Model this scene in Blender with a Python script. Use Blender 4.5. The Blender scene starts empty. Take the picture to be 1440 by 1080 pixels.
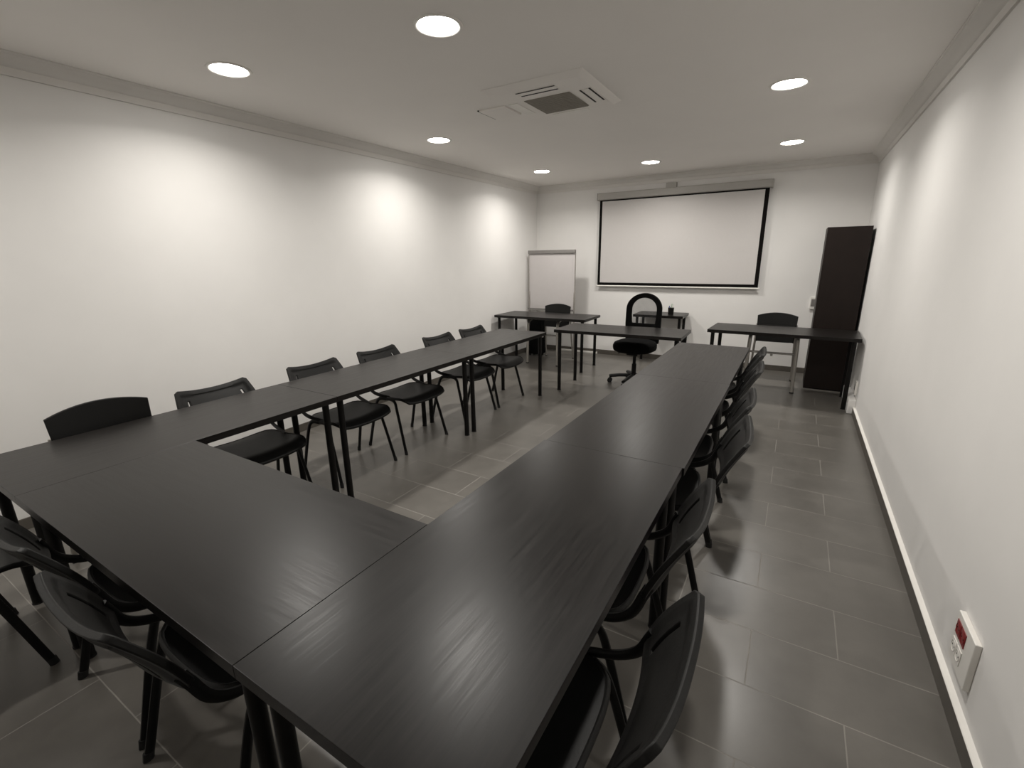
import bpy, bmesh, math, random
from mathutils import Vector, Matrix
random.seed(7)
PI = math.pi
SC = bpy.context.scene
COL = SC.collection

# ------------------------------------------------------------------ materials
def nmat(name):
    m = bpy.data.materials.new(name); m.use_nodes = True
    nt = m.node_tree; b = nt.nodes['Principled BSDF']
    return m, nt, b
def N(nt, typ, **kw):
    n = nt.nodes.new(typ)
    for k, v in kw.items(): setattr(n, k, v)
    return n
def ramp(nt, fac, stops):
    r = N(nt, 'ShaderNodeValToRGB'); e = r.color_ramp.elements
    while len(e) > 1: e.remove(e[-1])
    e[0].position, e[0].color = stops[0][0], (*stops[0][1], 1)
    for p, c in stops[1:]:
        x = e.new(p); x.color = (*c, 1)
    nt.links.new(fac, r.inputs[0]); return r
def simple(name, col, rough=.5, metal=0., var=.06, scale=30., bump=0., spec=.5):
    m, nt, b = nmat(name)
    tc = N(nt, 'ShaderNodeTexCoord'); nz = N(nt, 'ShaderNodeTexNoise')
    nz.inputs['Scale'].default_value = scale; nz.inputs['Detail'].default_value = 4
    nt.links.new(tc.outputs['Object'], nz.inputs['Vector'])
    lo = tuple(c * (1 - var) for c in col); hi = tuple(min(1, c * (1 + var)) for c in col)
    r = ramp(nt, nz.outputs['Fac'], [(.3, lo), (.7, hi)])
    nt.links.new(r.outputs[0], b.inputs['Base Color'])
    b.inputs['Roughness'].default_value = rough; b.inputs['Metallic'].default_value = metal
    b.inputs['Specular IOR Level'].default_value = spec
    if bump:
        bp = N(nt, 'ShaderNodeBump'); bp.inputs['Strength'].default_value = bump; bp.inputs['Distance'].default_value = .002
        nt.links.new(nz.outputs['Fac'], bp.inputs['Height']); nt.links.new(bp.outputs[0], b.inputs['Normal'])
    return m

M = {}
M['wall'] = simple('white wall paint', (.80, .788, .77), .7, var=.015, scale=3, spec=.25)
M['ceiling'] = simple('white ceiling paint', (.84, .815, .785), .8, var=.012, scale=2, spec=.2)
M['trim'] = simple('white plaster moulding', (.74, .72, .69), .75, var=.02, scale=6, spec=.2)
M['skirt'] = simple('grey tile skirting', (.095, .085, .072), .45, var=.1, scale=14)
M['skirt_white'] = simple('white skirting edge', (.82, .80, .76), .5, var=.02, scale=20)
M['leg'] = simple('black lacquered steel', (.0045, .004, .0036), .45, var=.1, scale=40, spec=.22)
M['plastic'] = simple('black moulded plastic', (.0065, .0064, .0061), .46, var=.12, scale=120, bump=.15, spec=.24)
M['tube'] = simple('black oval steel tube', (.005, .005, .005), .42, var=.1, scale=40, spec=.25)
M['silver'] = simple('satin silver steel', (.42, .40, .37), .42, metal=.85, var=.04, scale=60)
M['fabric'] = simple('black upholstery fabric', (.004, .004, .004), .9, var=.3, scale=300, bump=.4, spec=.1)
M['cabinet'] = simple('black brown cabinet laminate', (.0125, .0078, .0062), .5, var=.12, scale=8, spec=.22)
M['white_plastic'] = simple('white plastic', (.78, .76, .72), .4, var=.02, scale=20)
M['red_plastic'] = simple('red socket plastic', (.20, .010, .011), .35, var=.08, scale=50)
M['dark_hole'] = simple('dark slot interior', (.012, .011, .010), .8, var=.1, scale=20)
M['screen'] = simple('matte white projection fabric', (.60, .578, .565), .85, var=.01, scale=40, spec=.1)
M['case_grey'] = simple('light grey lacquered casing', (.42, .405, .38), .6, var=.02, scale=20, spec=.2)
M['board'] = simple('white drywipe surface', (.55, .525, .52), .35, var=.01, scale=8)
M['paper'] = simple('white flip paper', (.56, .535, .53), .8, var=.015, scale=12, spec=.1)
M['grey_plastic'] = simple('grey plastic', (.20, .19, .18), .5, var=.05, scale=20)
M['border'] = simple('black screen border', (.005, .0042, .0038), .8, var=.1, scale=60, spec=.1)
M['cap'] = simple('black rubber foot', (.008, .008, .008), .8, var=.1, scale=60)
M['grille'] = simple('grey filter grille', (.27, .25, .22), .7, var=.06, scale=60)
M['pen_blue'] = simple('blue pen plastic', (.03, .06, .25), .4)
M['pen_green'] = simple('pale green pen plastic', (.35, .45, .33), .4)
M['pen_white'] = simple('white pen plastic', (.7, .7, .66), .4)

def wood():
    m, nt, b = nmat('black brown wood veneer')
    tc = N(nt, 'ShaderNodeTexCoord'); mp = N(nt, 'ShaderNodeMapping')
    mp.inputs['Scale'].default_value = (1.6, 26, 26)
    nt.links.new(tc.outputs['Object'], mp.inputs[0])
    n1 = N(nt, 'ShaderNodeTexNoise'); n1.inputs['Scale'].default_value = 2.2; n1.inputs['Detail'].default_value = 7; n1.inputs['Roughness'].default_value = .62; n1.inputs['Distortion'].default_value = .35
    nt.links.new(mp.outputs[0], n1.inputs['Vector'])
    mp2 = N(nt, 'ShaderNodeMapping'); mp2.inputs['Scale'].default_value = (5, 140, 140)
    nt.links.new(tc.outputs['Object'], mp2.inputs[0])
    n2 = N(nt, 'ShaderNodeTexNoise'); n2.inputs['Scale'].default_value = 1.5; n2.inputs['Detail'].default_value = 3
    nt.links.new(mp2.outputs[0], n2.inputs['Vector'])
    mx = N(nt, 'ShaderNodeMath', operation='MULTIPLY_ADD'); mx.inputs[1].default_value = .45
    nt.links.new(n2.outputs['Fac'], mx.inputs[0]); 
    ad = N(nt, 'ShaderNodeMath', operation='MULTIPLY'); ad.inputs[1].default_value = .55
    nt.links.new(n1.outputs['Fac'], ad.inputs[0]); nt.links.new(ad.outputs[0], mx.inputs[2])
    c = ramp(nt, mx.outputs[0], [(.34, (.004, .0034, .003)), (.55, (.0078, .0065, .0057)), (.7, (.012, .0102, .009))])
    nt.links.new(c.outputs[0], b.inputs['Base Color'])
    r = N(nt, 'ShaderNodeMapRange'); r.inputs[1].default_value = .35; r.inputs[2].default_value = .65; r.inputs[3].default_value = .30; r.inputs[4].default_value = .37
    nt.links.new(mx.outputs[0], r.inputs[0]); nt.links.new(r.outputs[0], b.inputs['Roughness'])
    bp = N(nt, 'ShaderNodeBump'); bp.inputs['Strength'].default_value = .16; bp.inputs['Distance'].default_value = .0007
    nt.links.new(mx.outputs[0], bp.inputs['Height']); nt.links.new(bp.outputs[0], b.inputs['Normal'])
    b.inputs['Specular IOR Level'].default_value = .29
    return m
M['wood'] = wood()

def tiles():
    m, nt, b = nmat('grey porcelain floor tile')
    tc = N(nt, 'ShaderNodeTexCoord'); mp = N(nt, 'ShaderNodeMapping')
    mp.inputs['Location'].default_value = (.04 + 12.0, -.0936 + 12.0, 0)
    nt.links.new(tc.outputs['Object'], mp.inputs[0])
    br = N(nt, 'ShaderNodeTexBrick'); br.offset = .5; br.offset_frequency = 2; br.squash = 1
    br.inputs['Scale'].default_value = 1; br.inputs['Brick Width'].default_value = .6; br.inputs['Row Height'].default_value = .3
    br.inputs['Mortar Size'].default_value = .0022; br.inputs['Mortar Smooth'].default_value = .1; br.inputs['Bias'].default_value = 0
    br.inputs['Color1'].default_value = (.116, .1085, .0975, 1); br.inputs['Color2'].default_value = (.130, .1215, .109, 1)
    br.inputs['Mortar'].default_value = (.225, .212, .192, 1)
    nt.links.new(mp.outputs[0], br.inputs['Vector'])
    nz = N(nt, 'ShaderNodeTexNoise'); nz.inputs['Scale'].default_value = 3.5; nz.inputs['Detail'].default_value = 6; nz.inputs['Roughness'].default_value = .6
    nt.links.new(tc.outputs['Object'], nz.inputs['Vector'])
    rr = ramp(nt, nz.outputs['Fac'], [(.3, (.86, .86, .86)), (.7, (1.12, 1.12, 1.12))])
    mx = N(nt, 'ShaderNodeMix', data_type='RGBA', blend_type='MULTIPLY'); mx.inputs[0].default_value = 1
    nt.links.new(br.outputs['Color'], mx.inputs[6]); nt.links.new(rr.outputs[0], mx.inputs[7])
    nt.links.new(mx.outputs[2], b.inputs['Base Color'])
    r = N(nt, 'ShaderNodeMapRange'); r.inputs[3].default_value = .25; r.inputs[4].default_value = .35
    nt.links.new(nz.outputs['Fac'], r.inputs[0])
    r2 = N(nt, 'ShaderNodeMath', operation='MULTIPLY_ADD'); r2.inputs[1].default_value = .4
    nt.links.new(br.outputs['Fac'], r2.inputs[0]); nt.links.new(r.outputs[0], r2.inputs[2]); nt.links.new(r2.outputs[0], b.inputs['Roughness'])
    inv = N(nt, 'ShaderNodeMath', operation='SUBTRACT'); inv.inputs[0].default_value = 1
    nt.links.new(br.outputs['Fac'], inv.inputs[1])
    bp = N(nt, 'ShaderNodeBump'); bp.inputs['Strength'].default_value = .5; bp.inputs['Distance'].default_value = .001
    nt.links.new(inv.outputs[0], bp.inputs['Height']); nt.links.new(bp.outputs[0], b.inputs['Normal'])
    return m
M['tile'] = tiles()

def mesh_fabric():
    m, nt, b = nmat('see-through black mesh')
    b.inputs['Base Color'].default_value = (.012, .012, .013, 1); b.inputs['Roughness'].default_value = .7
    tc = N(nt, 'ShaderNodeTexCoord'); nz = N(nt, 'ShaderNodeTexNoise'); nz.inputs['Scale'].default_value = 9
    nt.links.new(tc.outputs['Object'], nz.inputs['Vector'])
    mr = N(nt, 'ShaderNodeMapRange'); mr.inputs[3].default_value = .42; mr.inputs[4].default_value = .58
    nt.links.new(nz.outputs['Fac'], mr.inputs[0])
    t = N(nt, 'ShaderNodeBsdfTransparent'); mix = N(nt, 'ShaderNodeMixShader')
    nt.links.new(mr.outputs[0], mix.inputs[0]); nt.links.new(t.outputs[0], mix.inputs[1]); nt.links.new(b.outputs[0], mix.inputs[2])
    nt.links.new(mix.outputs[0], nt.nodes['Material Output'].inputs[0])
    return m
M['mesh'] = mesh_fabric()
def lamp_mat(strength):
    m, nt, b = nmat('lit lamp lens')
    e = N(nt, 'ShaderNodeEmission'); e.inputs[0].default_value = (1, .97, .92, 1); e.inputs[1].default_value = strength
    nt.links.new(e.outputs[0], nt.nodes['Material Output'].inputs[0]); return m
M['lens'] = lamp_mat(50)

# ------------------------------------------------------------------ mesh helpers
def obj(name, bm, mat, parent=None, smooth=False, bevel=0, loc=None, angle=40):
    me = bpy.data.meshes.new(name)
    bmesh.ops.recalc_face_normals(bm, faces=bm.faces)
    bm.to_mesh(me); bm.free()
    me.materials.append(M[mat] if isinstance(mat, str) else mat)
    o = bpy.data.objects.new(name, me); COL.objects.link(o)
    if parent: o.parent = parent
    if loc: o.location = loc
    if smooth:
        for p in me.polygons: p.use_smooth = True
        me.set_sharp_from_angle(angle=math.radians(angle))
    if bevel:
        bv = o.modifiers.new('bevel', 'BEVEL'); bv.width = bevel; bv.segments = 2; bv.limit_method = 'ANGLE'; bv.angle_limit = math.radians(40)
    return o
def box(bm, x0, x1, y0, y1, z0, z1):
    v = [bm.verts.new(p) for p in [(x0,y0,z0),(x1,y0,z0),(x1,y1,z0),(x0,y1,z0),(x0,y0,z1),(x1,y0,z1),(x1,y1,z1),(x0,y1,z1)]]
    for f in [(3,2,1,0),(4,5,6,7),(0,1,5,4),(1,2,6,5),(2,3,7,6),(3,0,4,7)]: bm.faces.new([v[i] for i in f])
def B(*boxes):
    bm = bmesh.new()
    for b in boxes: box(bm, *b)
    return bm
def spline(pts, n=6):
    P = [Vector(p) for p in pts]; out = []
    for i in range(len(P) - 1):
        p0 = P[i-1] if i else P[i]*2 - P[i+1]; p1, p2 = P[i], P[i+1]; p3 = P[i+2] if i + 2 < len(P) else P[i+1]*2 - P[i]
        for k in range(n):
            t = k / n
            out.append(.5*((2*p1) + (p2-p0)*t + (2*p0-5*p1+4*p2-p3)*t*t + (3*p1-p0-3*p2+p3)*t**3))
    out.append(P[-1]); return out
def tube(bm, pts, ra, rb=None, seg=10, closed=False, ref=(1,0,0)):
    """sweep an ellipse (ra along ref, rb across) along pts"""
    rb = rb or ra; P = [Vector(p) for p in pts]; rings = []; n = len(P); ref = Vector(ref)
    for i, p in enumerate(P):
        a = P[(i-1) % n] if (closed or i) else P[i]; b = P[(i+1) % n] if (closed or i < n-1) else P[i]
        t = (b - a).normalized()
        u = ref - t*ref.dot(t)
        if u.length < 1e-3: u = Vector((0,1,0)) - t*t.y
        u.normalize(); v = t.cross(u)
        rings.append([bm.verts.new(p + u*ra*math.cos(2*PI*k/seg) + v*rb*math.sin(2*PI*k/seg)) for k in range(seg)])
    for i in range(n if closed else n-1):
        A, Bq = rings[i], rings[(i+1) % n]
        for k in range(seg): bm.faces.new([A[k], A[(k+1) % seg], Bq[(k+1) % seg], Bq[k]])
    if not closed: bm.faces.new(rings[0][::-1]); bm.faces.new(rings[-1])
def T(*a, **k):
    bm = bmesh.new(); tube(bm, *a, **k); return bm
def lathe(bm, prof, seg=24, c=(0,0,0)):
    rings = []
    for r, z in prof:
        if r < 1e-5: rings.append([bm.verts.new((c[0], c[1], c[2]+z))])
        else: rings.append([bm.verts.new((c[0]+r*math.cos(2*PI*k/seg), c[1]+r*math.sin(2*PI*k/seg), c[2]+z)) for k in range(seg)])
    for A, Bq in zip(rings, rings[1:]):
        for k in range(seg):
            a = [A[k % len(A)], A[(k+1) % len(A)], Bq[(k+1) % len(Bq)], Bq[k % len(Bq)]]
            u = []
            for v in a:
                if v not in u: u.append(v)
            if len(u) > 2: bm.faces.new(u)
def L(prof, **k):
    bm = bmesh.new(); lathe(bm, prof, **k); return bm
def shell(fn, ss, ts, thick, nrm, holes=()):
    """thick sheet from fn(s,t)->Vector; thickness along nrm(s,t)->Vector"""
    bm = bmesh.new(); F = {}; Bk = {}
    for i, s in enumerate(ss):
        for j, t in enumerate(ts):
            p = fn(s, t); n = nrm(s, t)
            F[i,j] = bm.verts.new(p); Bk[i,j] = bm.verts.new(p + n*thick)
    cells = {(i,j) for i in range(len(ss)-1) for j in range(len(ts)-1)} - set(holes)
    def q(*v): bm.faces.new(v)
    for (i,j) in cells:
        q(F[i,j],F[i+1,j],F[i+1,j+1],F[i,j+1]); q(Bk[i,j+1],Bk[i+1,j+1],Bk[i+1,j],Bk[i,j])
        for di,dj,a,b in ((-1,0,(i,j+1),(i,j)),(1,0,(i+1,j),(i+1,j+1)),(0,-1,(i,j),(i+1,j)),(0,1,(i+1,j+1),(i,j+1))):
            if (i+di,j+dj) not in cells: q(F[a],F[b],Bk[b],Bk[a])
    loose = [v for v in bm.verts if not v.link_faces]
    bmesh.ops.delete(bm, geom=loose, context='VERTS')
    return bm
def lin(a, b, n): return [a + (b-a)*i/(n-1) for i in range(n)]

# ------------------------------------------------------------------ scene helpers
def tag(o, label, cat, group=None):
    o['label'] = label; o['category'] = cat
    if group: o['group'] = group
    return o
def thing(name, label, cat, loc=(0,0,0), rz=0, group=None):
    o = bpy.data.objects.new(name, None); COL.objects.link(o); o.empty_display_size = .1
    o.location = loc; o.rotation_euler = (0,0,rz)
    return tag(o, label, cat, group)
def struct(name, bm, mat, **k):
    o = obj(name, bm, mat, **k); o['kind'] = 'structure'; return o
def dup(root, loc, rz, label, group=None):
    r = root.copy(); COL.objects.link(r); r.location = loc; r.rotation_euler = (0,0,rz); r['label'] = label
    if group: r['group'] = group
    for ch in root.children:
        c = ch.copy(); COL.objects.link(c); c.parent = r
        for g in ch.children:
            d = g.copy(); COL.objects.link(d); d.parent = c
    return r

# ------------------------------------------------------------------ room shell
XL, XR, YF, YB, ZC = -3.813, .578, -1.25, 7.052, 2.60
struct('floor', B((XL-.1, XR+.1, YF-.1, YB+.1, -.1, 0)), 'tile')
struct('ceiling', B((XL-.1, XR+.1, YF-.1, YB+.1, ZC, ZC+.1)), 'ceiling')
struct('wall_left', B((XL-.1, XL, YF-.1, YB+.1, 0, ZC)), 'wall')
struct('wall_right', B((XR, XR+.1, YF-.1, YB+.1, 0, ZC)), 'wall')
struct('wall_back', B((XL, XR, YB, YB+.1, 0, ZC)), 'wall')
struct('wall_front', B((XL, XR, YF-.1, YF, 0, ZC)), 'wall')
# plaster cornice: d out from the wall, z height
CP = [(-.004, 2.498), (.013, 2.498), (.016, 2.512), (.018, 2.538), (.026, 2.541), (.034, 2.552), (.047, 2.568), (.064, 2.579), (.084, 2.585), (.087, 2.590), (.092, 2.592), (.092, 2.602), (-.004, 2.602)]
def cornice(name, wall):
    bm = bmesh.new(); R0 = []; R1 = []
    for d, z in CP:
        if wall == 'left': a, b = (XL+d, YF+d, z), (XL+d, YB-d, z)
        if wall == 'right': a, b = (XR-d, YF+d, z), (XR-d, YB-d, z)
        if wall == 'back': a, b = (XL+d, YB-d, z), (XR-d, YB-d, z)
        if wall == 'front': a, b = (XL+d, YF+d, z), (XR-d, YF+d, z)
        R0.append(bm.verts.new(a)); R1.append(bm.verts.new(b))
    n = len(CP)
    for i in range(n): bm.faces.new([R0[i], R0[(i+1) % n], R1[(i+1) % n], R1[i]])
    bm.faces.new(R0[::-1]); bm.faces.new(R1)
    struct(name, bm, 'trim', smooth=True, angle=35)
cornice('trim_1', 'left'); cornice('trim_2', 'back'); cornice('trim_3', 'right'); cornice('trim_4', 'front')
struct('baseboard_left', B((XL, XL+.011, YF, YB, 0, .072)), 'skirt', bevel=.002)
struct('baseboard_back', B((XL+.011, XR-.02, YB-.011, YB, 0, .072)), 'skirt', bevel=.002)
struct('baseboard_front', B((XL+.011, XR-.02, YF, YF+.011, 0, .072)), 'skirt', bevel=.002)
struct('baseboard_right', B((.5575, XR, YF+.011, 5.385, 0, .068)), 'skirt')
bm = bmesh.new()   # white painted bead above the dark strip
pr_ = [(.5580, .0680), (.5580, .0695), (.5610, .0715), (.5690, .0735), (.5785, .0755), (.5785, .0680)]
a = [bm.verts.new((x, YF, z)) for x, z in pr_]; b = [bm.verts.new((x, 5.385, z)) for x, z in pr_]
for i in range(len(pr_)): bm.faces.new([a[i], a[(i+1) % 6], b[(i+1) % 6], b[i]])
bm.faces.new(a[::-1]); bm.faces.new(b)
struct('trim_5', bm, 'skirt_white')
struct('trim_6', B((.516, XR, 5.385, 6.2, 0, .140)), 'wall', bevel=.006)   # low boxed-in pipe run

# ------------------------------------------------------------------ ceiling lights
def downlight():
    t = thing('ceiling_downlight', '', 'ceiling light', group='round recessed ceiling downlights')
    bm = bmesh.new(); lathe(bm, [(.096, 0), (.100, -.004), (.108, -.007), (.118, -.005), (.121, 0)], seg=40)
    obj('trim_ring', bm, 'white_plastic', t, smooth=True)
    obj('lens', L([(0, -.0055), (.05, -.0052), (.085, -.004), (.0965, -.001)], seg=40), 'lens', t, smooth=True)
    return t
D0 = downlight()
LIGHTS = [
 (-3.041, 1.807, 'lit round ceiling downlight near the left wall, closest to the camera of the left row'),
 (-1.685, 2.058, 'biggest lit round ceiling downlight, at the top of the view before the air conditioner'),
 (-3.113, 3.780, 'lit round ceiling downlight left of the air conditioner, middle of the left row'),
 (-3.079, 5.814, 'smallest lit ceiling downlight, near the far left corner of the room'),
 (-1.733, 6.036, 'lit round ceiling downlight above the left part of the projection screen'),
 (-.263, 3.925, 'lit ceiling downlight right of the air conditioner, the nearer of the right pair'),
 (-.274, 5.851, 'lit ceiling downlight in front of the top right corner of the projection screen'),
 (-.263, 2.0, 'lit ceiling downlight overhead, just beyond the top right of the view'),
 (-3.05, -.15, 'lit ceiling downlight behind the camera, near the left wall'),
]
LP = dict(power=12.7, spread=2.62)
for i, (x, y, lab) in enumerate(LIGHTS):
    if i == 0: D0.location = (x, y, ZC); D0['label'] = lab
    else: dup(D0, (x, y, ZC), 0, lab)
    ld = bpy.data.lights.new('downlight_glow', 'AREA'); ld.shape = 'DISK'; ld.size = .11
    ld.energy = LP['power']; ld.color = (1, .955, .89); ld.spread = LP['spread']
    lo = bpy.data.objects.new('downlight_glow', ld); COL.objects.link(lo); lo.location = (x, y, ZC - .012)

# ------------------------------------------------------------------ ceiling air conditioner and hatch
t = thing('air_conditioner', 'square white ceiling cassette air conditioner with grey grille and black vents', 'air conditioner', (-1.665, 3.3, ZC))
px0, px1, py0, py1 = -.36, .36, -.43, .30
bm = bmesh.new()
def frus(bm, x0, x1, y0, y1, z0, z1, k):
    v = [bm.verts.new(p) for p in [(x0,y0,z0),(x1,y0,z0),(x1,y1,z0),(x0,y1,z0),(x0+k,y0+k,z1),(x1-k,y0+k,z1),(x1-k,y1-k,z1),(x0+k,y1-k,z1)]]
    for f in [(0,1,2,3),(7,6,5,4),(4,5,1,0),(5,6,2,1),(6,7,3,2),(7,4,0,3)]: bm.faces.new([v[i] for i in f])
frus(bm, -.37, .37, -.40, .33, 0, -.030, .045)
obj('panel', bm, 'ceiling', t, bevel=.006)
gb = bmesh.new(); box(gb, -.172, .172, -.140, .196, -.034, -.0305)
for k in range(16): y = -.134 + k*.0215; box(gb, -.168, .168, y, y+.009, -.0365, -.0335)
obj('intake_grille', gb, 'grille', t)
def vent(x0, x1, y0, y1, along):
    f = obj('louvre', B((x0, x1, y0, y1, -.033, -.030)), 'white_plastic', t)
    s = bmesh.new()
    if along == 'x':
        box(s, x0, x1, y0+.004, y0+.016, -.0345, -.0325); box(s, x0+.01, x1-.005, y1-.016, y1-.004, -.0345, -.0325)
    else:
        box(s, x0+.004, x0+.016, y0, y1, -.0345, -.0325); box(s, x1-.016, x1-.004, y0-.01, y1-.015, -.0345, -.0325)
    obj('air_slot', s, 'dark_hole', f)
vent(-.145, .140, -.312, -.228, 'x'); vent(.232, .318, -.130, .150, 'y')
for x0, x1, y0, y1 in ((-.145, .140, .245, .300), (-.310, -.235, -.130, .150)):
    obj('louvre', B((x0, x1, y0, y1, -.0335, -.030)), 'white_plastic', t, bevel=.002)
t = thing('ceiling_hatch', 'small white access hatch in the ceiling beside the air conditioner', 'hatch', (-2.165, 3.37, ZC))
obj('cover', B((-.115, .115, -.12, .12, -.012, 0)), 'ceiling', t, bevel=.002)
obj('gap', B((-.130, -.115, -.122, .135, -.006, 0), (-.115, .09, .12, .135, -.006, 0)), 'dark_hole', t)

# ------------------------------------------------------------------ tables
TH, TT = .724, .034
def make_table(name, lx, ly, label, group=None, legin=.052, legr=.020):
    t = thing(name, label, 'table', group=group)
    top = obj('tabletop', B((-lx/2, lx/2, -ly/2, ly/2, TH-TT, TH)), 'wood', t, bevel=.001)
    for sx in (-1, 1):
        for sy in (-1, 1):
            x, y = sx*(lx/2-legin), sy*(ly/2-legin)
            lg = obj('leg', L([(0, 0), (legr, 0), (legr, TH-TT-.006), (0, TH-TT-.006)], seg=20, c=(x, y, .004)), 'leg', t, smooth=True)
            obj('mounting_plate', L([(0, 0), (.036, 0), (.036, .005), (0, .005)], seg=20, c=(x, y, TH-TT-.005)), 'leg', lg)
            obj('foot', L([(0, 0), (legr+.002, 0), (legr+.002, .006), (0, .006)], seg=20, c=(x, y, 0)), 'cap', lg)
    return t
LX, LY = 1.395, .60
G = 'black brown conference tables in the U'
xl, xr = -2.660, -.650
TAB = make_table('conference_table', LX, LY, 'black brown table with its end at the near left corner of the U', G)
TAB.location = (xl, .365+LX/2, 0); TAB.rotation_euler = (0,0,PI/2)
dup(TAB, (xl, .365+1.5*LX+.002, 0), PI/2, 'black brown table in the middle of the left run of the U')
dup(TAB, (xl, .365+2.5*LX+.0025, 0), PI/2, 'black brown table at the far end of the left run of the U')
dup(TAB, (xr, .365+LX/2, 0), PI/2, 'largest black brown table, nearest the camera in the right run of the U')
dup(TAB, (xr+.008, .365+1.5*LX+.0005, 0), PI/2, 'black brown table in the middle of the right run of the U')
dup(TAB, (xr+.006, .365+2.5*LX+.001, 0), PI/2, 'black brown table at the far end of the right run of the U')
FT = make_table('conference_table', 1.4085, LY, 'black brown table across the front joining both runs of the U', G)
FT.location = (-1.6556, .665, 0)
G = 'black brown tables standing alone before the back wall'
dup(TAB, (-3.075, 5.965, 0), math.radians(1.0), 'black brown table in front of the flip chart by the left wall', G)
dup(TAB, (-1.685, 5.085, 0), math.radians(1.5), 'black brown table in front of the black mesh office chair', G)
dup(TAB, (-.140, 5.800, 0), math.radians(-2.2), 'black brown table in front of the tall dark cabinet', G)
ST = make_table('side_table', .68, .46, 'small black side table against the back wall carrying the pen cup', None, legin=.05, legr=.019)
ST.location = (-1.665, 6.785, 0); ST.rotation_euler = (0,0,math.radians(1.5))

# ------------------------------------------------------------------ stacking chair
def stack_chair(label, group):
    t = thing('stacking_chair', label, 'chair', group=group)
    # backrest: bowed shell with two long slots
    SA, SB = .665, .722
    ss = [x for x in lin(-1, 1, 27) if not SA-.025 < abs(x) < SB+.025] + [-SB, -SA, SA, SB]
    ss = sorted([x for x in ss if not .845 < abs(x) < .91] + [-.90, -.855, .855, .90]); ts = [0, .04, .09, .12, .19, .26, .33, .40, .47, .54, .60, .66, .73, .80, .86, .89, .95, 1]
    def edge(s, k, st):
        a = abs(s)
        if a <= st: return 0
        q = (a - st)/(1 - st); return k*(1 - math.sqrt(max(0, 1-q*q)))
    def fn(s, tt):
        zt = .794 - .025*(1-s*s) - edge(s, .012, .93); zb = .552 + .012*(1-s*s) + edge(s, .050, .72)
        z = zb + (zt-zb)*tt
        h = (z-.552)/.238
        x = s*(.247 - .010*h - .030*h*h)
        y = -.218 - .124*h + .012*math.sin(PI*h) + .034*abs(s)**2.2
        if abs(s) < .87 and .1 < tt < .87: y -= .005
        return Vector((x, y, z))
    def nb(s, tt): return Vector((.28*s, -1, -.42)).normalized()
    si = [i for i, q in enumerate(ss) if q in (-SB, SA)]
    holes = [(i, j) for i in si for j in range(4, 12)]
    bm = shell(fn, ss, ts, .017, nb, holes)
    obj('backrest', bm, 'plastic', t, smooth=True, angle=50, bevel=.0035)
    # seat: dished shell with waterfall front and flared front corners
    def sf(s, tt):
        y = -.140 + .400*tt
        w = .205 + .028*math.sin(PI*.5*min(1, tt*1.15))
        c = 1.0
        if tt > .86: q = (tt-.86)/.14; w *= 1 - .10*q*q
        if tt < .12: q = (.12-tt)/.12; w *= 1 - .14*q*q
        z = .452 + .012*s*s - .010*math.sin(PI*min(1, tt*1.1)) 
        if tt > .80: q = (tt-.80)/.20; z -= .032*q*q
        if tt < .15: q = (.15-tt)/.15; z -= .006*q*q
        y -= (.022*s**4 if tt > .5 else -.02*s**4)
        return Vector((s*w, y, z))
    bm = shell(sf, lin(-1, 1, 17), lin(0, 1, 17), .012, lambda s, q: Vector((0,0,-1)))
    ss2, ts2 = lin(-1, 1, 17), lin(0, 1, 17)
    rm = [sf(s, 1) for s in ss2] + [sf(1, x) for x in ts2[::-1][1:]] + [sf(s, 0) for s in ss2[::-1][1:]] + [sf(-1, x) for x in ts2[1:-1]]
    tube(bm, [p + Vector((0,0,-.008)) for p in rm], .011, .009, seg=8, closed=True, ref=(0,0,1))
    obj('seat', bm, 'plastic', t, smooth=True, angle=50)
    for sx in (-1, 1):
        fl = obj('front_leg', T(spline([(sx*.222, -.02, .438), (sx*.226, .085, .425), (sx*.236, .125, .33), (sx*.255, .205, .012)], 6), .0085, .0145, ref=(1,0,0)), 'tube', t, smooth=True)
        obj('foot', T([(sx*.2545, .203, .03), (sx*.256, .208, 0)], .0105, .016), 'cap', fl, smooth=True)
        rl = obj('rear_leg', T(spline([(sx*.224, .0, .434), (sx*.234, -.075, .424), (sx*.241, -.120, .33), (sx*.255, -.205, .012)], 6), .0085, .0145, ref=(1,0,0)), 'tube', t, smooth=True)
        obj('foot', T([(sx*.2545, -.203, .03), (sx*.256, -.208, 0)], .0105, .016), 'cap', rl, smooth=True)
        # hooked bracket that carries the backrest beside the seat
        obj('back_support', T(spline([(sx*.216, .03, .446), (sx*.232, -.05, .458), (sx*.240, -.125, .478), (sx*.238, -.180, .520), (sx*.228, -.207, .580), (sx*.222, -.220, .610)], 5), .0095, .015, ref=(1,0,0)), 'tube', t, smooth=True)
    bm = bmesh.new(); tube(bm, [(-.222, .06, .430), (.222, .06, .430)], .009, ref=(0,1,0)); tube(bm, [(-.226, -.03, .430), (.226, -.03, .430)], .009, ref=(0,1,0))
    obj('seat_rail', bm, 'tube', t, smooth=True)
    return t
G1, G2, G3 = 'stacking chairs along the left wall side', 'stacking chairs along the right wall side', 'stacking chairs along the near edge of the U'
SCH = stack_chair('black plastic stacking chair on the left run, second from the near corner', G1)
SCH.location = (-2.790, 1.425, 0); SCH.rotation_euler = (0,0,-PI/2)
for y, lab, r in ((2.140, 'black plastic stacking chair on the left run, just past its visible table joint', 0),
               (2.772, 'black plastic stacking chair on the left run, third from its far end', 0),
               (3.575, 'black plastic stacking chair on the left run, next to last before its far end', 0),
               (4.155, 'black plastic stacking chair at the far end of the left run, wall side', 0)):
    dup(SCH, (-2.790, y, 0), -PI/2 + math.radians(r), lab)
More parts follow.
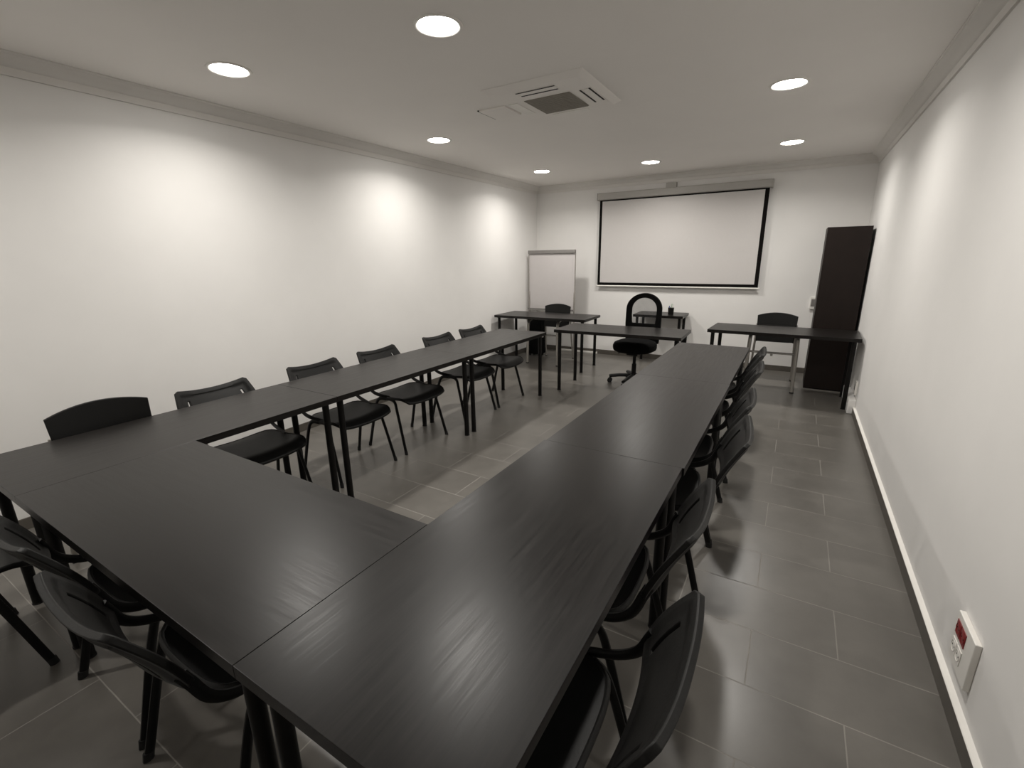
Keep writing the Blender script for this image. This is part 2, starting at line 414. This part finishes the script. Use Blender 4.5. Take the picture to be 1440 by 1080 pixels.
for y, lab, r, x in ((.785, 'closest stacking chair on the right side, its slotted back rising at the bottom edge', 0, -.475),
               (1.386, 'second black stacking chair from the camera along the right run', 1, -.535),
               (2.145, 'third black stacking chair from the camera along the right run', 4, -.478),
               (2.690, 'fourth black stacking chair from the camera along the right run', 1.5, -.506),
               (3.505, 'black stacking chair on the right run, next to last before its far end', 0, -.518),
               (4.100, 'black stacking chair at the far end of the right run, aisle side', 0, -.536)):
    dup(SCH, (x, y, 0), PI/2 + math.radians(r), lab, G2)
for x, y, lab in ((-1.378, .560, 'black stacking chair at the near edge, its whole curved back in view'),
               (-1.948, .572, 'black stacking chair at the near edge, its back cut by the left of view'),
               (-2.640, .125, 'stacking chair beyond the lower left edge, only one slanting leg showing')):
    dup(SCH, (x, y, 0), 0, lab, G3)

# ------------------------------------------------------------------ silver framed armchair
def arm_chair(label):
    t = thing('visitor_armchair', label, 'chair', group='black backed visitor armchairs with silver frames')
    def fn(s, tt):
        zt = .838 - .036*s*s; zb = .512 - .026*s*s
        z = zb + (zt-zb)*tt
        return Vector((s*(.200 + .014*tt), -.245 - .035*tt + .032*s*s, z))
    bm = shell(fn, lin(-1, 1, 21), lin(0, 1, 9), .012, lambda s, q: Vector((0,-1,.1)).normalized())
    obj('backrest', bm, 'plastic', t, smooth=True, angle=50, bevel=.003)
    def sf(s, tt): return Vector((s*.19, -.205 - .025*tt + .02*s*s, .50 + .19*tt + .012*(1-s*s)*(tt-.5)))
    obj('seat', shell(sf, lin(-1, 1, 13), lin(0, 1, 7), .02, lambda s, q: Vector((0,1,0))), 'plastic', t, smooth=True, angle=50)
    for sx in (-1, 1):
        lg = obj('front_leg', T(spline([(sx*.246, .262, .01), (sx*.240, .255, .35), (sx*.236, .245, .56), (sx*.234, .215, .625), (sx*.232, .14, .645)], 6), .020, .017), 'silver', t, smooth=True)
        obj('foot', L([(0,0), (.021,0), (.021,.014), (0,.014)], seg=14, c=(sx*.246, .262, 0)), 'cap', lg)
        obj('armrest', T(spline([(sx*.232, .14, .645), (sx*.230, -.05, .648), (sx*.225, -.20, .645), (sx*.205, -.262, .64)], 6), .018, .014), 'silver', t, smooth=True)
        lg = obj('rear_leg', T(spline([(sx*.205, -.262, .70), (sx*.212, -.266, .50), (sx*.225, -.30, .20), (sx*.232, -.33, .01)], 6), .013), 'silver', t, smooth=True)
        obj('foot', L([(0,0), (.015,0), (.015,.014), (0,.014)], seg=14, c=(sx*.232, -.33, 0)), 'cap', lg)
    bm = T([(-.238, .245, .44), (.238, .245, .44)], .014, .012, ref=(0,1,0)); box(bm, -.012, .012, .235, .262, .405, .435)
    obj('crossbar', bm, 'silver', t, smooth=True)
    return t
AC = arm_chair('black backed silver framed armchair behind the table by the tall cabinet')
AC.location = (-.205, 6.185, 0); AC.rotation_euler = (0,0,PI)
dup(AC, (-3.120, 6.175, 0), PI, 'black backed silver framed armchair between the far left table and the flip chart')
dup(AC, (-2.815, .855, 0), -PI/2, 'armchair with an arched black back at the near left corner of the U')

# ------------------------------------------------------------------ office chair
t = thing('office_chair', 'black office swivel chair with an arched mesh back behind the middle table', 'office chair', (-1.640, 5.500, 0), PI - math.radians(6))
bm = bmesh.new(); prof = []
nb_ = 40
def oring(r, z, k=1.0): return [bm.verts.new((r*1.02*math.copysign(abs(math.cos(a))**.8, math.cos(a)), r*math.copysign(abs(math.sin(a))**.8, math.sin(a)) + .01, z)) for a in [2*PI*i/nb_ for i in range(nb_)]]
rings = [oring(.15, .405), oring(.205, .412), oring(.235, .43), oring(.243, .455), oring(.243, .490), oring(.228, .520), oring(.18, .540), oring(.10, .547)]
for A, Bq in zip(rings, rings[1:]):
    for k in range(nb_): bm.faces.new([A[k], A[(k+1) % nb_], Bq[(k+1) % nb_], Bq[k]])
bm.faces.new(rings[0][::-1]); bm.faces.new(rings[-1])
obj('seat', bm, 'fabric', t, smooth=True, angle=60)
# arched back
def arch(w, z0, z1, n=28):
    pts = []
    zs = z1 - w*.86
    pts.append((-w*.94, z0)); pts.append((-w, z0 + (zs-z0)*.55))
    for i in range(n+1):
        a = PI - PI*i/n; pts.append((w*math.cos(a), zs + w*.86*math.sin(a)))
    pts.append((w, z0 + (zs-z0)*.55)); pts.append((w*.94, z0))
    return pts
def by(x, z): return -.225 - .10*max(0, z-.62)*.55 + .9*x*x*.5
out = arch(.222, .485, 1.085); inn = arch(.158, .72, 1.028)
bm = bmesh.new()
def vv(p, dy): return bm.verts.new((p[0], by(*p)+dy, p[1]))
of, ob_, if_, ib = [vv(p, .022) for p in out], [vv(p, -.018) for p in out], [vv(p, .018) for p in inn], [vv(p, -.012) for p in inn]
n = len(out)
for i in range(n):
    j = (i+1) % n
    bm.faces.new([of[i], of[j], if_[j], if_[i]]); bm.faces.new([ob_[j], ob_[i], ib[i], ib[j]])
    bm.faces.new([of[j], of[i], ob_[i], ob_[j]]); bm.faces.new([if_[i], if_[j], ib[j], ib[i]])
obj('back_frame', bm, 'fabric', t, smooth=True, angle=60, bevel=.006)
bm = bmesh.new()
v = [bm.verts.new((p[0]*1.03, by(*p)+.002, p[1])) for p in inn]; c = bm.verts.new((0, by(0, .86)+.002, .86))
for i in range(n): bm.faces.new([v[i], v[(i+1) % n], c])
obj('mesh_panel', bm, 'mesh', t, smooth=True)
obj('back_bar', T(spline([(0, -.05, .40), (0, -.19, .41), (0, -.26, .46), (0, -.262, .62), (0, -.262, .70)], 6), .032, .010, ref=(1,0,0)), 'plastic', t, smooth=True)
obj('mechanism', B((-.07, .07, -.10, .09, .365, .408)), 'plastic', t, bevel=.008)
obj('lever', T(spline([(.05, 0, .385), (.16, .01, .38), (.21, .015, .365)], 4), .006), 'plastic', t, smooth=True)
obj('gas_column', L([(0, .10), (.027, .10), (.027, .25), (.019, .255), (.019, .37), (0, .37)], seg=20), 'tube', t, smooth=True)
bm = L([(0, .075), (.038, .075), (.042, .10), (.034, .135), (0, .14)], seg=20)
hub = obj('base_hub', bm, 'plastic', t, smooth=True)
for k in range(5):
    a = 2*PI*k/5 + math.radians(18)
    d = Vector((math.cos(a), math.sin(a), 0))
    arm = obj('base_arm', T([d*.03 + Vector((0,0,.108)), d*.17 + Vector((0,0,.100)), d*.29 + Vector((0,0,.082))],   .027, .021, ref=tuple(Vector((-d.y, d.x, 0)))), 'plastic', t, smooth=True)
    cb = bmesh.new(); s = Vector((-d.y, d.x, 0)); cc = d*.285 + Vector((0,0,.029))
    for q in (-1, 1): tube(cb, [cc + s*q*.006, cc + s*q*.026], .029, seg=16, ref=(0,0,1))
    tube(cb, [cc, d*.285 + Vector((0,0,.085))], .007, seg=8)
    obj('caster', cb, 'cap', arm, smooth=True)

# ------------------------------------------------------------------ projection screen
t = thing('projection_screen', 'large white pull-down projection screen with a black border on the back wall', 'projection screen', (-1.60, YB, 0))
x0, x1 = -1.118, 1.108
z0, z1 = 1.092, 2.322
yf = -.052
obj('fabric', B((x0+.035, x1-.045, yf-.001, yf+.001, z0+.04, z1-.015)), 'screen', t)
obj('border', B((x0, x0+.038, yf-.0022, yf+.002, z0, z1), (x1-.048, x1, yf-.0022, yf+.002, z0, z1), (x0+.038, x1-.048, yf-.0022, yf+.002, z0, z0+.043), (x0+.038, x1-.048, yf-.0022, yf+.002, z1-.016, z1)), 'border', t)
obj('bottom_bar', T([(x0-.015, yf, z0-.008), (x1+.02, yf, z0-.008)], .011, .009, seg=12, ref=(0,0,1)), 'white_plastic', t, smooth=True)
hz = bmesh.new(); box(hz, x0-.03, x1+.03, yf-.045, yf+.045, z1+.002, z1+.098)
hs = obj('roller_case', hz, 'case_grey', t, bevel=.014)
for sx in (x0-.036, x1+.026): obj('end_cap', B((sx, sx+.010, yf-.047, yf+.047, z1, z1+.10)), 'case_grey', hs, bevel=.004)
obj('mounting_bracket', B((-.17, -.03, yf+.0, .0, z1+.098, z1+.165)), 'case_grey', t, bevel=.004)

# ------------------------------------------------------------------ flip chart
t = thing('flip_chart', 'white flip chart board with a grey top clamp standing in the far left corner', 'flip chart', (-3.345, 6.66, 0))
W = .392
bd = obj('board', B((-W, W, -.006, .010, .73, 1.60)), 'board', t, bevel=.002)
obj('board_frame', B((-W-.012, -W, -.009, .013, .70, 1.60), (W, W+.008, -.009, .013, .72, 1.60)), 'silver', t, bevel=.002)
obj('paper_pad', B((-W+.03, W-.035, -.0085, -.0055, .765, 1.575)), 'paper', t)
obj('clamp_bar', B((-W-.012, W+.008, -.030, .014, 1.575, 1.628)), 'grey_plastic', t, bevel=.006)
obj('pen_tray', B((-W-.005, W+.004, -.045, .0, .712, .722), (-W-.005, W+.004, -.048, -.044, .712, .738)), 'grey_plastic', t)
for x in (-1, 1):
    lg = obj('leg', T([(x*(W-.02), .012, 1.3), (x*(W+.02), -.02, .012)], .011), 'silver', t, smooth=True)
    obj('foot', L([(0,0), (.014,0), (.014,.016), (0,.016)], seg=12, c=(x*(W+.02), -.02, 0)), 'cap', lg)
lg = obj('leg', T([(0, .02, 1.3), (0, .30, .012)], .011), 'silver', t, smooth=True)
obj('foot', L([(0,0), (.014,0), (.014,.016), (0,.016)], seg=12, c=(0, .30, 0)), 'cap', lg)

# ------------------------------------------------------------------ cabinet
t = thing('tall_cabinet', 'tall narrow black brown cabinet in the far right corner', 'cabinet', (.352, 6.235, 0))
w2, H, D = .198, 1.79, .42
obj('body', B((-w2, w2, .019, D, .0, H)), 'cabinet', t, bevel=.002)
obj('door', B((-w2+.001, w2-.001, 0, .018, .012, H-.003)), 'cabinet', t, bevel=.0025)

# ------------------------------------------------------------------ pen cup
t = thing('pen_cup', 'dark pen cup full of pens on the small side table', 'pen cup', (-1.520, 6.735, TH))
obj('cup', L([(0, 0), (.036, 0), (.041, .095), (.038, .095), (.034, .006), (0, .006)], seg=24), 'leg', t, smooth=True)
for k, (a, mt, h) in enumerate(((.3, 'pen_white', .145), (1.5, 'pen_green', .125), (2.6, 'pen_white', .13), (3.9, 'pen_blue', .12), (5.2, 'pen_green', .15))):
    d = Vector((math.cos(a), math.sin(a), 0))
    p = obj('pen', T([d*.012 + Vector((0,0,.008)), d*.030 + Vector((0,0,h))], .0055, seg=8), mt, None, smooth=True)
    p.location = (-1.520, 6.735, TH)
    tag(p, ['white pen leaning towards the right in the pen cup', 'pale green pen at the back of the pen cup', 'white pen at the left of the pen cup', 'blue pen at the near left of the pen cup', 'tallest pale green pen at the front of the pen cup'][k], 'pen', 'pens in the cup')

# ------------------------------------------------------------------ case under the far left table
t = thing('storage_case', 'black upright case standing on the floor under the far left table', 'case', (-3.575, 6.50, 0))
obj('shell', B((-.07, .175, -.10, .09, .03, .62)), 'fabric', t, bevel=.02)
obj('carry_handle', T(spline([(-.02, 0, .615), (-.02, 0, .65), (.12, 0, .65), (.12, 0, .615)], 5), .008), 'plastic', t, smooth=True)
for x in (-.03, .13):
    for y in (-.07, .06): obj('wheel', T([(x-.01, y, .018), (x+.01, y, .018)], .018, seg=14, ref=(0,0,1)), 'cap', t, smooth=True)

# ------------------------------------------------------------------ sockets, switch, trunking
def socket_plate(label, loc, rz, w, h):
    """local: x along the wall, -y out of the wall, z up from the plate centre"""
    t = thing('power_socket', label, 'socket', loc, rz)
    obj('plate', B((-w/2, w/2, -.018, 0, -h/2, h/2)), 'white_plastic', t, bevel=.003)
    return t
t = socket_plate('white wall socket plate with red and white outlets low on the near right wall', (XR, 1.848, .245), PI/2, .175, .180)
# after the +90 degree turn: local +x is world +y (away from the camera), local -y is world +x... outlets face the room
t.rotation_euler = (0,0,-PI/2)
# local +x -> world -y (towards the camera)
for cx, cz, mt, nm in ((-.050, .040, 'red_plastic', 'red_outlet'), (-.002, .040, 'red_plastic', 'red_outlet'), (-.050, -.030, 'white_plastic', 'white_outlet'), (-.002, -.030, 'white_plastic', 'white_outlet')):
    bm = B((cx-.0225, cx+.0225, -.0205, -.0178, cz-.0225-.004, cz+.0225+.004))
    o = obj(nm, bm, mt, t, bevel=.0015)
    r = bmesh.new()
    for a in [2*PI*k/24 for k in range(24)]: pass
    pts = [(cx + .0185*math.cos(2*PI*k/28), -.0207, cz + .0185*math.sin(2*PI*k/28)) for k in range(28)]
    tube(r, pts, .0012, seg=6, closed=True, ref=(0,1,0))
    obj('outlet_ring', r, mt, o, smooth=True)
    h = bmesh.new()
    for dx in (-.0095, .0095): tube(h, [(cx+dx, -.0210, cz), (cx+dx, -.0200, cz)], .0028, seg=10, ref=(0,0,1))
    obj('pin_hole', h, 'dark_hole', o)
t = socket_plate('small white wall socket at floor level in the far right corner beside the cabinet', (XR, 5.52, .235), -PI/2, .085, .13)
obj('outlet', B((-.028, .028, -.0205, -.0178, -.02, .036)), 'grey_plastic', t, bevel=.002)
t = thing('wall_switch', 'pale grey switch box on the back wall beside the tall cabinet', 'switch', (.150, YB, .915))
obj('box', B((-.035, .040, -.035, 0, -.075, .075)), 'white_plastic', t, bevel=.004)
obj('rocker', B((-.024, .028, -.039, -.034, -.04, .05)), 'grey_plastic', t, bevel=.002)
t = thing('cable_trunking', 'white cable trunking on the floor along the foot of the back wall', 'cable trunking', (-3.06, YB-.011, 0))
obj('channel', B((-.36, .36, -.030, 0, 0, .030)), 'white_plastic', t, bevel=.004)
obj('end_cap', B((.36, .366, -.031, 0, 0, .031)), 'white_plastic', t, bevel=.002)

# ------------------------------------------------------------------ world, camera, view
w = bpy.data.worlds.new('World'); SC.world = w; w.use_nodes = True
w.node_tree.nodes['Background'].inputs[0].default_value = (0, 0, 0, 1); w.node_tree.nodes['Background'].inputs[1].default_value = 0
cd = bpy.data.cameras.new('Camera'); cam = bpy.data.objects.new('Camera', cd); COL.objects.link(cam)
cd.sensor_fit = 'HORIZONTAL'; cd.sensor_width = 36; cd.lens = 649.944*36/1440; cd.clip_start = .02; cd.clip_end = 60
Rv, Uv, Fv = Vector((.856594, .515796, -.014146)), Vector((-.124192, .232703, .964586)), Vector((-.500822, .824502, -.263390))
mw = Matrix((Rv, Uv, -Fv)).transposed().to_4x4(); mw.translation = Vector((-.058071, .014302, 1.521408))
cam.matrix_world = mw
SC.camera = cam
SC.view_settings.view_transform = 'Standard'; SC.view_settings.look = 'None'
SC.view_settings.gamma = 1; SC.view_settings.use_curve_mapping = False
SC.view_settings.exposure = 0.0
SC.cycles.max_bounces = 10; SC.cycles.diffuse_bounces = 6; SC.cycles.glossy_bounces = 4; SC.cycles.transparent_max_bounces = 8
SC.cycles.sample_clamp_indirect = 6
